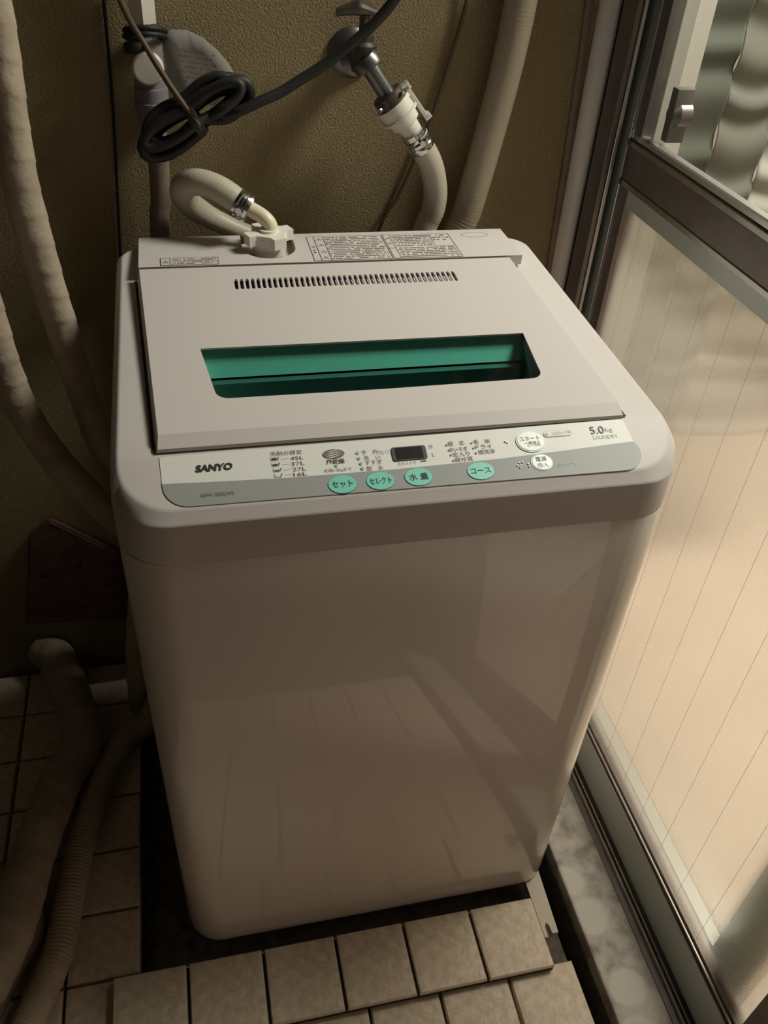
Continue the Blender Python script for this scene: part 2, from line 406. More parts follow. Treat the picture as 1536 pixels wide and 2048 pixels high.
r0 = (XL(.393), .393, lidz(0, .393)); r1 = (XR(.393), .393, lidz(0, .393)); g0 = (XL(.393)-.004, .393, zb(.393)); g1 = (XR(.393)+.004, .393, zb(.393))
strip(b, (c0, r0), (f0, g0)); strip(b, (c1, r1), (f1, g1)); b.faces.new([b.verts.new(p) for p in (c0, m0, f0)]); b.faces.new([b.verts.new(p) for p in (c1, m1, f1)])
strip(b, (r0, r1), (g0, g1))
lid = obj('lid', b, 'plastic', wm, 30, True)
b = B()
for i in range(nS+1):
    cx = .1300+(.3945-.1300)*(i-.5)/(nS-1); box(b, cx-.0009, cx+.0009, .334, .368, lidz(0, .334)-.010, lidz(0, .334)-.0035)
obj('vent_grille', b, 'plastic', lid)
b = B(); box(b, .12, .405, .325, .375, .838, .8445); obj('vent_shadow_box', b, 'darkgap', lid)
# window: tinted pane tilting down into a recess, grey cheeks
b = B(); v = [b.verts.new(p) for p in ((.0815, .2185, .8508), (.437, .2165, .8508), (.437, .115, .780), (.0815, .115, .780))]
v2 = [b.verts.new((p.co.x, p.co.y, p.co.z-.003)) for p in v]
b.faces.new(v); b.faces.new(list(reversed(v2)))
for i in range(4): b.faces.new([v[i], v[(i+1) % 4], v2[(i+1) % 4], v2[i]])
tag(obj('lid_window', b, 'green_glass', lid), 'green tinted see-through window')
b = B(); v = [b.verts.new(p) for p in ((.438, .2175, .8510), (.438, .12, .8385), (.438, .12, .785))]; b.faces.new(v)
v = [b.verts.new(p) for p in ((.439, .2175, .8510), (.439, .12, .8385), (.439, .12, .785))]; b.faces.new(v)
tag(obj('recess_wall', b, 'panel_grey', lid), 'grey side wall of the window recess')
# flat dark strips painting the shade in the groove between lid and frame
for (sx, X, o1, o2) in ((-1, XL, .0060, .0030), (1, XR, .0034, .0060)):
    b = B(); xa = [X(y)+sx*(.0042) for y in (.069, .395)]; xb = [X(y)+sx*.0066 for y in (.069, .395)]
    ps = [(xa[0], .069, rimz(.069)+.0009), (xb[0], .069, rimz(.069)+.0009), (xb[1], .395, rimz(.395)+.0009), (xa[1], .395, rimz(.395)+.0009)]
    b.faces.new([b.verts.new(p) for p in ps]); obj('lid_gap_shade', b, 'darkgap', wm)
# rear deck with the notch for the water inlet
DX0, DX1 = .0200, .4985
notch = [(.2115, .4875), (.2115, .444)]+arc(.1785, .444, .0330, 0, -180, 16)[1:-1]+[(.1455, .444), (.1455, .4875)]
ol = [(DX0, .3965), (DX1, .3965), (DX1, .4875)]+notch+[(DX0, .4875)]
b = sheet(ol, [], lambda x, y: .8675, .0125)
obj('rear_deck', b, 'plastic', wm, 30)
b = B(); box(b, .143, .214, .405, .4865, .852, .8562); obj('inlet_floor', b, 'plastic', wm)
b = B(); lathe(b, (.1785, .444, .856), (0, 0, 1), [(0, .0), (0, .017), (.010, .017), (.010, 0)], 20); obj('inlet_port', b, 'plastic', wm, True)

# ---- control panel (plane sloping back)
PV = Vector((0, .0523, .020)).normalized(); PN = Vector((0, -PV.z, PV.y)); PO = Vector((0, .0157, .81))
PM = Matrix(((1, 0, 0, 0), (0, PV.y, PN.y, PO.y), (0, PV.z, PN.z, PO.z), (0, 0, 0, 1)))
def panel_sheet(pts, h0, h1):
    bm = B()
    if h0 is None: bm.faces.new([bm.verts.new(PM @ Vector((x, y, h1))) for x, y in pts]); return bm
    lo = [bm.verts.new(PM @ Vector((x, y, h0))) for x, y in pts]; hi = [bm.verts.new(PM @ Vector((x, y, h1))) for x, y in pts]
    bm.faces.new(hi); bm.faces.new(list(reversed(lo)))
    for i in range(len(pts)): bm.faces.new([lo[i], lo[(i+1) % len(pts)], hi[(i+1) % len(pts)], hi[i]])
    return bm
div = [(.0365, .0213), (.10, .0186), (.15, .0170), (.25, .0165), (.357, .0186), (.43, .0222), (.498, .0262)]
bot = arc(.0600, .0190, .0233, 180, 270, 8)+arc(.4800, .0152, .0220, 270, 365, 8)
out = [(.0355, .0505), (.0365, .0213)]+bot+[(.4985, .0262), (.4955, .0545)]
cp = tag(obj('control_panel', panel_sheet(out, -.0003, .0006), 'panel_white', wm), 'white and grey printed control panel')
grey = [(.0365, .0213)]+bot+[(.4985, .0262)]+list(reversed(div[1:-1]))
obj('grey_band', panel_sheet(grey, None, .0009), 'panel_grey', cp)
def ell(cx, cy, rx, ry, n=28, rot=0):
    c, s = math.cos(rot), math.sin(rot)
    return [(cx+rx*math.cos(2*math.pi*i/n)*c-ry*math.sin(2*math.pi*i/n)*s, cy+rx*math.cos(2*math.pi*i/n)*s+ry*math.sin(2*math.pi*i/n)*c) for i in range(n)]
def text(s, cx, cy, size, m, parent, mw=PM, h=.0012, width=None, bold=0, shear=0, space=1, name='lettering', align='CENTER'):
    cu = bpy.data.curves.new('t', 'FONT'); cu.body = s; cu.size = size; cu.align_x = align; cu.align_y = 'CENTER'
    cu.offset = bold; cu.shear = shear; cu.space_character = space; cu.resolution_u = 3; cu.fill_mode = 'FRONT'
    to = bpy.data.objects.new('t', cu); COL.objects.link(to)
    dg = bpy.context.evaluated_depsgraph_get(); me = bpy.data.meshes.new_from_object(to.evaluated_get(dg))
    bpy.data.objects.remove(to); bpy.data.curves.remove(cu)
    me.materials.clear(); me.materials.append(M[m])
    xs = [v.co.x for v in me.vertices] or [0]; ys = [v.co.y for v in me.vertices] or [0]
    w = max(xs)-min(xs) or 1; sx = (width/w) if width else 1
    ox = -(max(xs)+min(xs))/2 if align == 'CENTER' else -min(xs)
    oy = -(max(ys)+min(ys))/2
    me.transform(mw @ Matrix.Translation((cx, cy, h)) @ Matrix.Diagonal((sx, 1, 1, 1)) @ Matrix.Translation((ox, oy, 0)))
    o = bpy.data.objects.new(name, me); COL.objects.link(o); o.parent = parent; o.matrix_parent_inverse = parent.matrix_world.inverted()
    return o
def flat(pts, m, h=.0012, name='printed_mark', h0=None): return obj(name, panel_sheet(pts, h0, h), m, cp)
def T(s, q, size, m='ink', **k): return text(s, q[0], q[1], size, m, cp, **k)
# brand, model, capacity
T('SANYO', (0.0834, 0.0346), .0098, width=.0335, bold=.00045, shear=.15)
T('ASW-50B(W)', (0.0836, 0.0051), .0056, 'ink_mid', width=.030)
T('5.0', (0.4638, 0.0430), .0125, width=.0150, bold=.0001)
T('kg', (0.4766, 0.0419), .0065, 'ink_grey', width=.0075)
T('LAUNDRY', (0.4708, 0.0344), .0065, 'ink_light', width=.0265)
# detergent guide
T('洗剤の目安', (0.1504, 0.0444), .0054, 'ink_brown', width=.030)
for s, q, qi, qd, lvl in (('45L', (0.1599, 0.0378), (0.1390, 0.0387), (0.1492, 0.0383), .7), ('37L', (0.1600, 0.0317), (0.1392, 0.0325), (0.1494, 0.0321), .5), ('27L', (0.1606, 0.0255), (0.1399, 0.0264), (0.1496, 0.0260), .3), ('16L', (0.1608, 0.0199), (0.1401, 0.0203), (0.1498, 0.0205), 0)):
    T(s, q, .0056, 'ink_brown', width=.0125)
    x, y = qi; flat([(x-.0028, y-.0014), (x+.0028, y-.0014), (x+.0028, y-.0019), (x-.0028, y-.0019)], 'ink_brown')
    flat([(x-.0034, y+.0018), (x-.0029, y+.0018), (x-.0025, y-.0019), (x-.0031, y-.0019)], 'ink_brown')
    flat([(x+.0025, y-.0019), (x+.0031, y-.0019), (x+.0046, y+.0023), (x+.0034, y+.0018)], 'ink_brown')
    if lvl: flat([(x-.002, y-.0012), (x+.002, y-.0012), (x+.002, y-.0012+.0034*lvl), (x-.002, y-.0012+.0034*lvl)], 'ink')
    x, y = qd; flat([(x-.0035, y-.0002), (x+.0035, y-.0002), (x+.0035, y+.0002), (x-.0035, y+.0002)], 'ink_light')
# striped oval mark and air drying
q = (0.1946, 0.0391)
flat(ell(q[0], q[1], .0105, .0052), 'ink_brown', name='oval_mark')
for i in range(4):
    y = -.0040+.0022*i
    pts = [(q[0]-.0095+.0012*i, q[1]+y-.0005), (q[0]-.002, q[1]+y+.0002), (q[0]+.0035, q[1]+y+.0020), (q[0]+.0088-.0006*i, q[1]+y+.0033), (q[0]+.0035, q[1]+y+.0014), (q[0]-.002, q[1]+y-.0007)]
    flat(pts, 'panel_white', .0014)
T('風乾燥', (0.1952, 0.0305), .0058, width=.0175, bold=.0001)
T('化繊1.5kgまで', (0.1961, 0.0209), .0040, 'ink_brown', width=.026)
def lamp(q, ring='teal_ring', r=.0014):
    if ring: flat(ell(q[0], q[1], r*1.35, r*1.35, 16), ring, .0013, 'lamp_ring')
    flat(ell(q[0], q[1], r*.75, r*.75, 12), 'ink_grey', .0016, 'indicator_lamp', 0)
lamp((0.1955, 0.0260))
for q in ((0.2175, 0.0381), (0.2179, 0.0318), (0.2188, 0.0260), (0.2193, 0.0203)): lamp(q)
T('予　約', (0.2291, 0.0381), .0056, 'ink_brown', width=.0160); T('残り', (0.2430, 0.0368), .0055, 'ink_light', width=.0105)
T('洗　い', (0.2304, 0.0317), .0056, 'ink_brown', width=.0160); T('すすぎ', (0.2310, 0.0265), .0056, 'ink_brown', width=.0165)
T('脱　水', (0.2312, 0.0197), .0056, 'ink_brown', width=.0160)
# display
dq = [(0.2494, 0.0397), (0.2506, 0.0252), (0.2841, 0.0255), (0.2835, 0.0418)]
c = (sum(p[0] for p in dq)/4, sum(p[1] for p in dq)/4); hw, hh = (dq[3][0]-dq[0][0]+dq[2][0]-dq[1][0])/4, (dq[0][1]-dq[1][1]+dq[3][1]-dq[2][1])/4
flat(rrect(c[0]-hw, c[0]+hw, c[1]-hh, c[1]+hh, .0022, 4), 'ink', .0016, 'display', 0)
flat(rrect(c[0]-hw*.8, c[0]+hw*.78, c[1]-hh*.84, c[1]+hh*.84, .0006, 2), 'black', .0019, 'display_pane', None)
T('分', (0.2894, 0.0389), .0052, 'ink_brown', width=.0048); T('L', (0.2909, 0.0295), .0055, 'ink_light', width=.0035)
T('注水すすぎ', (0.2627, 0.0224), .0038, 'ink_grey', width=.0185)
q = (0.2791, 0.0231); flat([(q[0]-.003, q[1]-.0004), (q[0]+.003, q[1]-.0004), (q[0]+.003, q[1]+.0004), (q[0]-.003, q[1]+.0004)], 'ink')
# courses
for s, q, ql, w in (('標　準', (0.3153, 0.0401), (0.3055, 0.0392), .0170), ('おいそぎ', (0.3163, 0.0335), (0.3067, 0.0332), .0180), ('念入り', (0.3175, 0.0275), (0.3074, 0.0273), .0175), ('自分流', (0.3191, 0.0216), (0.3084, 0.0209), .0175),
              ('毛　布', (0.3413, 0.0401), (0.3309, 0.0392), .0170), ('ドライ', (0.3419, 0.0341), (0.3315, 0.0333), .0170), ('槽洗浄', (0.3435, 0.0280), (0.3326, 0.0273), .0170)):
    T(s, q, .0056, 'ink_brown', width=w, bold=.00005); lamp(ql, None, .0013)
# start button, lock lamp, power button
q = (0.3905, 0.0356)
flat(ell(q[0], q[1], .0150, .0128), 'teal_ring', .0014, 'start_button', 0); flat(ell(q[0], q[1], .0134, .0112), 'button_white', .0018, 'start_button_cap', 0)
T('スタート', (0.3903, 0.0386), .0066, 'ink_brown', width=.0210, h=.0021); T('一時停止', (0.3919, 0.0330), .0050, 'ink_brown', width=.0165, h=.0021); T('(ロック解除)', (0.3926, 0.0300), .0032, 'ink_grey', width=.0135, h=.0021)
q = (0.4210, 0.0425)
flat(rrect(q[0]-.0150, q[0]+.0150, q[1]-.0036, q[1]+.0036, .0034, 6), 'ink_grey', .0010, 'lock_lamp_frame'); flat(rrect(q[0]-.0145, q[0]+.0145, q[1]-.0032, q[1]+.0032, .0031, 6), 'panel_white', .0012, 'lock_lamp_window')
T('ふたロック中', (0.4249, 0.0428), .0045, 'ink_grey', width=.0200, h=.0015); lamp((0.4093, 0.0423), 'ink_light', .0017)
q = (0.3954, 0.0102)
flat(ell(q[0], q[1], .0112, .0095), 'teal_ring', .0014, 'power_button', 0); flat(ell(q[0], q[1], .0098, .0082), 'button_white', .0018, 'power_button_cap', 0)
T('電源', (0.3953, 0.0137), .0060, 'ink_brown', width=.0110, h=.0021); T('切/入', (0.3954, 0.0067), .0056, 'ink_brown', width=.0110, h=.0021)
T('(オートオフ)', (0.4194, 0.0050), .0045, 'ink_grey', width=.0180)
for q in ((0.3698, 0.0092), (0.3726, 0.0118), (0.3738, 0.0088), (0.3757, 0.0121), (0.3722, 0.0066), (0.3813, 0.0098), (0.3815, 0.0069), (0.3650, 0.0379), (0.3668, 0.0365)): flat(ell(q[0], q[1], .0008, .0008, 8), 'button_white', .0020, 'braille_dot', 0)
for s, q, w in (('セット', (0.1978, 0.0048), .0195), ('セレクト', (0.2338, 0.0050), .0210), ('水 量', (0.2706, 0.0058), .0185), ('コース', (0.3321, 0.0065), .0200)):
    flat(ell(q[0], q[1], .0138, .0102), 'ink_brown', .0012, 'button_outline', 0); flat(ell(q[0], q[1], .0133, .0097), 'teal', .0016, 'oval_button', 0)
    T(s, q, .0080, 'ink', width=w, h=.0019, bold=.0001)

# ---- warning labels on the rear deck (unreadably small print)
def DM(z): return Matrix.Translation((0, 0, z))
lab = [(0.2298, 0.4727, 0.8675), (0.2297, 0.3912, 0.8675), (0.4188, 0.3995, 0.8675), (0.4070, 0.4778, 0.8675)]
def dquad(bm, pts, z): bm.faces.new([bm.verts.new((p[0], p[1], z)) for p in pts])
def line(bm, a, b_, w, z):
    a = Vector(a[:2]); b_ = Vector(b_[:2]); d = (b_-a).normalized(); n = Vector((-d.y, d.x))*w/2
    dquad(bm, [a-n, b_-n, b_+n, a+n], z)
lx0, lx1, ly0, ly1 = .2285, .4190, .3985, .4745
def label_block(x0, x1, y0, y1, name, frames, textzones, tri):
    bm = B(); dquad(bm, [(x0, y0), (x1, y0), (x1, y1), (x0, y1)], .8678); base = obj(name, bm, 'plastic', wm)
    bm = B(); z = .8681
    for (a, c, d, e) in frames:
        for p, q in (((a, d), (c, d)), ((c, d), (c, e)), ((c, e), (a, e)), ((a, e), (a, d))): line(bm, p, q, .0006, z)
    obj('label_frame', bm, 'ink_brown', base)
    bm = B(); rnd = random.Random(3)
    for (a, c, d, e, rows) in textzones:
        for i in range(rows):
            y = d+(e-d)*(i+.5)/rows; x = a
            while x < c-.001:
                w = rnd.uniform(.0006, .0022); h = (e-d)/rows*.21
                if rnd.random() < .80: dquad(bm, [(x, y-h), (min(x+w, c), y-h), (min(x+w, c), y+h), (x, y+h)], z)
                x += w+.0005
            if rnd.random() < .3: pass
    o = obj('small_print', bm, 'ink_brown', base); o['kind'] = 'stuff'
    for (x, y, s) in tri:
        bm = B()
        for p, q in (((x-s, y-s*.7), (x+s, y-s*.7)), ((x+s, y-s*.7), (x, y+s)), ((x, y+s), (x-s, y-s*.7)), ((x, y+s*.5), (x, y-s*.3))): line(bm, p, q, .0006, z)
        obj('warning_triangle', bm, 'ink_brown', base)
X0, X1, Y0, Y1 = .2295, .4195, .3960+.0025, .4750
mid = .3290
label_block(X0, X1, Y0, Y1, 'warning_label',
    [(X0, mid-.001, Y0, Y1), (X0+.009, mid-.001, Y0, Y1), (mid+.001, X1, Y0, Y1), (mid+.001, mid+.010, Y0, Y0+.032), (mid+.001, mid+.010, Y0+.032, Y1), (mid+.0635, X1, Y0+.036, Y1), (X0+.009, X0+.021, Y0, Y1)],
    [(X0+.021, mid-.003, Y0+.002, Y1-.002, 13), (mid+.012, mid+.062, Y0+.036, Y1-.002, 7), (mid+.012, X1-.002, Y0+.002, Y0+.034, 6), (mid+.065, X1-.002, Y0+.052, Y1-.002, 3), (X0+.0025, X0+.0065, Y0+.022, Y0+.036, 2), (mid+.003, mid+.008, Y0+.044, Y0+.056, 2)],
    [(X0+.015, Y0+.009, .0035), (X0+.015, Y0+.027, .0035), (X0+.015, Y0+.048, .0035), (X0+.015, Y0+.067, .0035), (X0+.0045, Y0+.043, .0025), (mid+.0055, Y0+.064, .0025)])
b = B(); c_ = ell(.4560, .4680, .0190, .0085, 28); d_ = ell(.4560, .4680, .0184, .0079, 28)
ci = [b.verts.new((x, y, .8680)) for x, y in c_]; di = [b.verts.new((x, y, .8680)) for x, y in d_]
for i in range(28): b.faces.new([ci[i], ci[(i+1) % 28], di[(i+1) % 28], di[i]])
obj('moulded_ring_shade', b, 'ink_grey', wm)  # flat grey line painting the faint shading of a moulded oval
label_block(.0455, .1135, .3985, .4200, 'caution_label', [(.0455, .1135, .3985, .4200), (.0455, .0565, .3985, .4200)], [(.058, .112, .4000, .4188, 4)], [(.051, .4085, .0036)])

# ================================================================== WATER SUPPLY HOSE
def ribbed(r, a=.0004, p=.0035): return lambda s, t: r+a*math.sin(2*math.pi*s/p)
hs = thing('water_supply_hose', (0.3903, 0.5450, 0.9608), 'cream ribbed water hose from the wall tap looping behind the machine to its top inlet', 'hose')
path = [(0.3794, 0.5400, 0.9797), (0.3922, 0.5420, 0.9616), (0.4093, 0.5450, 0.9350), (0.4203, 0.5500, 0.8999), (0.4200, 0.5520, 0.8716), (0.4111, 0.5530, 0.8443), (.405, .548, .79), (.37, .542, .72), (.30, .54, .69), (.23, .54, .72), (.205, .54, .80), (0.2016, 0.5600, 0.8228), (0.1508, 0.5600, 0.8454), (0.1086, 0.5550, 0.8687), (0.0835, 0.5350, 0.8960), (0.0799, 0.5100, 0.9209), (0.0960, 0.4900, 0.9345), (0.1226, 0.4750, 0.9307), (0.1510, 0.4620, 0.9140)]
b = B(); tube(b, path, lambda s, t: (.0163 if s < .22 else .0128 if s < .62 else .0128+.0030*min(1, (s-.62)/.06))+.0004*math.sin(2*math.pi*s/.0035), 18, .0016); tag(obj('hose_tube', b, 'hose', hs, 60))
b = B(); tube(b, [(0.1487, 0.4630, 0.9155), (0.1625, 0.4570, 0.9094), (0.1751, 0.4500, 0.9024), (0.1811, 0.4460, 0.8925), (.1785, .444, .872)], .0092, 16, .003); obj('elbow', b, 'cream', hs, 'all')
def clamp(a, c, r):
    a, c = Vector(a), Vector(c); d = c-a; L = d.length; bm = B()
    lathe(bm, a, d, [(0, r), (0, r+.0022), (L*.2, r+.0028), (L*.3, r+.001), (L*.42, r+.001), (L*.5, r+.003), (L*.62, r+.003), (L*.7, r+.001), (L*.8, r+.0025), (L, r+.0018), (L, r)], 20)
    u, w, dd = frame_of(d); p = a+d*.5+u*(r+.002)
    lathe(bm, p, u, [(0, .004), (.004, .004), (.004, 0)], 8)
    return bm
obj('hose_clamp', clamp((0.1430, 0.4660, 0.9189), (0.1580, 0.4600, 0.9103), .0155), 'chrome', hs, 35)
obj('hose_clamp', clamp((0.3780, 0.5400, 0.9797), (0.3953, 0.5420, 0.9578), .0155), 'chrome', hs, 35)
b = B(); lathe(b, (.1785, .444, .862), (0, 0, 1), [(0, .0), (0, .0205), (.010, .0215), (.022, .0215), (.024, .012), (.030, .0115), (.030, .0)], 28)
ol = []
for kx in range(4):
    a = math.radians(22+90*kx)
    for da, rr in ((-.26, .0315), (.26, .0315), (.40, .0225), (math.pi/2-.40, .0225)):
        ol.append((.1785+rr*math.cos(a+da), .444+rr*math.sin(a+da)))
s_ = sheet(ol, [], lambda x, y: .889, .013); me_ = bpy.data.meshes.new('x'); s_.to_mesh(me_); b.from_mesh(me_); s_.free()
tag(obj('inlet_nut', b, 'white_part', hs, 30), 'white four-lobed plastic nut')
# tap connector
A = Vector((0.3495, 0.5420, 1.0134)); Cc = Vector((0.3795, 0.5400, 0.9778)); d = (Cc-A); L = d.length
b = B(); lathe(b, A, d, [(0, .018), (0, .0235), (L*.12, .0240), (L*.13, .0225), (L*.34, .0225), (L*.35, .0250), (L*.42, .0250), (L*.43, .0205), (L*.66, .0195), (L*.72, .0145), (L*1.02, .0135), (L*1.02, 0)], 28)
tag(obj('tap_connector', b, 'white_part', hs, 30), 'white quick-lock tap connector')
u, w, dd = frame_of(d); side = Vector((dd.z, 0, -dd.x)).normalized()
if side.x < 0: side = -side
def obox(bm, c, ax, ay, az, hx, hy, hz, bev=0):
    m4 = Matrix((ax, ay, az)).transposed().to_4x4(); m4.translation = c
    s = B(); box(s, -hx, hx, -hy, hy, -hz, hz, bev); s.transform(m4); me = bpy.data.meshes.new('x'); s.to_mesh(me); bm.from_mesh(me); s.free()
b = B(); ny = dd.cross(side).normalized()
obox(b, A+side*.0250+dd*.018, side, ny, dd, .0028, .007, .024, .001); obox(b, A+side*.0265+dd*.042, side, ny, dd, .0045, .007, .0035, .001); obox(b, A+side*.024-dd*.004, side, ny, dd, .006, .007, .0045, .001)
obj('release_lever', b, 'white_part', hs)

# ================================================================== WALL TAP
tp = thing('wall_tap', (0.3077, 0.6000, 1.0585), 'tarnished grey wall tap with a T-shaped handle above the washing machine', 'tap')
c0 = Vector((0.3056, 0.5920, 1.0583))
b = B(); lathe(b, (c0.x, .600, c0.z), (0, -1, 0), [(0, 0), (0, .030), (.003, .030), (.008, .024), (.010, .017), (.030, .016), (.032, .019), (.042, .019), (.044, .013), (.048, 0)], 28); obj('flange', b, 'metal_grey', tp, 35)
b = B(); lathe(b, (c0.x+.006, .555, c0.z-.012), (.02, -.01, 1), [(0, 0), (0, .013), (.014, .0165), (.030, .0165), (.034, .012), (.040, .012), (.041, .0065), (.062, .0065), (.062, 0)], 24); obj('tap_body', b, 'metal_old', tp, 35)
hc = Vector((0.3039, 0.5530, 1.1121))
b = B()
prev = None
for i in range(15):
    t = -1+2*i/14; hwid = .0085*(1-.55*abs(t))+.002; hz = .0070*(1-.35*abs(t)); c = Vector((hc.x+t*.0265, hc.y, hc.z-.004*t*t+.002))
    ring = [b.verts.new(c+Vector((0, hwid*math.cos(a), hz*math.sin(a)+(.004*(1-abs(t))**2 if math.sin(a) > 0 else 0)))) for a in [2*math.pi*k/10 for k in range(10)]]
    if prev:
        for k in range(10): b.faces.new([prev[k], prev[(k+1) % 10], ring[(k+1) % 10], ring[k]])
    else: b.faces.new(ring)
    prev = ring
b.faces.new(list(reversed(prev))); obj('handle', b, 'metal_old', tp, True)
e0 = Vector((0.3143, 0.5480, 1.0593)); e1 = Vector((0.3439, 0.5420, 1.0210))
b = B(); lathe(b, e0-(e1-e0)*.10, e1-e0, [(0, 0), (0, .0165), (.006, .0185), (.013, .0185), (.015, .0135), (.015, 0)], 24); obj('spout_nut', b, 'metal_grey', tp, 35)
b = B(); tube(b, [(c0.x+.006, .553, c0.z), tuple(e0), tuple(e1)], .0112, 16, .004); obj('spout', b, 'metal_grey', tp, True)
dd2 = (e1-e0).normalized(); ca = e1-dd2*.004
b = B(); lathe(b, ca, dd2, [(0, 0), (0, .019), (.002, .0205), (.016, .0205), (.018, .0)], 28); tag(obj('adapter_collar', b, 'metal_old', tp, 35), 'brown collar held by four screws')
u, w, dd = frame_of(dd2)
for kx in range(4):
    a = math.radians(35+90*kx); di = u*math.cos(a)+w*math.sin(a)
    b = B(); lathe(b, ca+dd2*.008+di*.019, di, [(0, .0015), (.006, .0015), (.006, .0032), (.009, .0030), (.009, 0)], 10); obj('screw', b, 'chrome', tp, True)

# ================================================================== WATER PIPE WITH FITTINGS (left)
wp = thing('water_pipe', (.05, .575, .2), 'upright grey and brown water pipe with a white round cap, left on the back wall', 'pipe')
px, py = .0525, .572
def vl(name, m, prof, n=24, ax=(0, 0, 1), base=None, sm=35):
    b = B(); lathe(b, base or (px, py, 0), ax, prof, n); return obj(name, b, m, wp, sm)
vl('white_coupling', 'white_part', [(1.092, 0), (1.092, .0165), (1.24, .0175), (1.24, 0)], 6, sm=False)
vl('threaded_neck', 'chrome', [(1.074, .011), (1.078, .0125), (1.082, .011), (1.086, .0125), (1.092, .011), (1.094, .011)])
vl('tee_body', 'pvc_grey', [(1.022, 0), (1.022, .0185), (1.072, .0185), (1.076, .013), (1.076, 0)])
vl('round_cap', 'white_part', [(0, 0), (0, .0185), (.006, .0185), (.008, .016), (.0085, 0)], ax=(0, -1, 0), base=(px, py-.017, 1.047))
vl('grey_coupling', 'pvc_grey', [(.985, 0), (.985, .0195), (.998, .0215), (1.006, .0215), (1.007, .0205), (1.022, .0205), (1.024, .0175), (1.024, 0)])
b = B(); lathe(b, (px, py, .974), (0, 0, 1), [(0, .0155), (.012, .0165), (.012, 0)], 24)
for k in range(16):
    a = 2*math.pi*k/16; box(b, px+.0165*math.cos(a)-.001, px+.0165*math.cos(a)+.001, py+.0165*math.sin(a)-.001, py+.0165*math.sin(a)+.001, .974, .984)
obj('serrated_ring', b, 'pvc_grey', wp)
b = B(); tube(b, [(px, py, .980), (px, py, .935)], .0138, 18, .02); obj('grey_pipe', b, 'pvc_grey', wp, True)
b = B(); tube(b, [(px, py, .937), (px-.003, py, .88), (.043, py, .83), (.035, py, .5), (.03, py, ZF)], .0132, 18, .03); obj('brown_pipe', b, 'pipe_brown', wp, True)

# ---- paper tag
pts = [(0.0710, 0.5850, 1.0787), (0.0849, 0.5850, 1.0832), (0.1024, 0.5850, 1.0825), (0.1196, 0.5850, 1.0753), (0.1365, 0.5850, 1.0615), (0.1496, 0.5850, 1.0462), (0.1585, 0.5850, 1.0294), (0.1624, 0.5850, 1.0080), (0.1447, 0.5850, 0.9961), (0.1108, 0.5850, 1.0019), (0.0817, 0.5850, 1.0075), (0.0739, 0.5850, 1.0330)]
b = B(); pp = [Vector(p) for p in pts]; ctr = sum(pp, Vector())/len(pp)
def bend(p, off=0): return Vector((p.x, p.y-.012*((p-ctr).length/.06)**2*(1 if p.x > ctr.x else .3)+off, p.z))
cv = b.verts.new(bend(ctr)); rm = [b.verts.new(bend((p+ctr)/2)) for p in pp]; ro = [b.verts.new(bend(p)) for p in pp]; n = len(pp)
for i in range(n):
    b.faces.new([cv, rm[i], rm[(i+1) % n]]); b.faces.new([rm[i], ro[i], ro[(i+1) % n], rm[(i+1) % n]])
tg = obj('paper_tag', b, 'paper', None, True); tag(tg, 'round grey paper tag with small print hanging beside the upright pipe', 'tag')
sol = tg.modifiers.new('s', 'SOLIDIFY'); sol.thickness = .0008; sol.offset = 1
b = B(); rnd = random.Random(9)
l0, l1 = Vector((0.0868, 0.5850, 1.0608)), Vector((0.0944, 0.5850, 1.0128)); ldir = (Vector((0.1325, 0.5850, 1.0460))-Vector((0.0860, 0.5850, 1.0520))).normalized()
for i in range(9):
    s = l0+(l1-l0)*i/8; x = 0
    while x < .046:
        w_ = rnd.uniform(.001, .005); p = s+ldir*x; q = s+ldir*(x+w_)
        if rnd.random() < .75: b.faces.new([b.verts.new(bend(v, -.0016)) for v in (p, q, q+Vector((0, 0, .0012)), p+Vector((0, 0, .0012)))])
        x += w_+.0012
o = obj('small_print', b, 'ink_brown', tg); o['kind'] = 'stuff'

# ================================================================== CORDS
pc = thing('power_cord', (0.1068, 0.5000, 1.0032), 'black power cord tied in a coiled bundle and running up to the right', 'cord')
e1v = (Vector((0.1615, 0.5000, 1.0406))-Vector((0.0407, 0.5000, 0.9695))); half = e1v.length/2; e1v.normalize(); cen = (Vector((0.1615, 0.5000, 1.0406))+Vector((0.0407, 0.5000, 0.9695)))/2
e2v = Vector((e1v.z, 0, -e1v.x)); pts = []
specs = [(1.06, .024, .002, -.000), (.92, .020, -.006, .006), (1.0, .016, .003, .012), (.84, .022, -.010, .002), (.95, .015, -.006, -.008), (.78, .013, .000, .010)]
for k, (fa, fb, off, dy) in enumerate(specs):
    for i in range(14):
        th = 2*math.pi*i/14+math.pi*.5
        pts.append(tuple(cen+e1v*(half*fa*math.cos(th))+e2v*(off+fb*math.sin(th)*(.62+.50*abs(math.cos(th))))+Vector((0, dy+.004*math.sin(th+k), 0))))
tail = [(0.1478, 0.4920, 1.0136), (0.1776, 0.4920, 1.0258), (0.2018, 0.4950, 1.0350), (0.2260, 0.4980, 1.0480), (0.2559, 0.5000, 1.0650), (0.2851, 0.5000, 1.0854), (0.3138, 0.5000, 1.1091), (0.3386, 0.5000, 1.1372), (0.3721, 0.5000, 1.1906)]
b = B(); tube(b, pts+tail, .0063, 10, .005); obj('cord_loops', b, 'rubber', pc, 'all')
b = B(); lathe(b, cen-e1v*.006, e1v, [(0, .014), (0, .0195), (.003, .0205), (.009, .0205), (.012, .0195), (.012, .014)], 16); obj('cord_tie', b, 'rubber', pc, True)
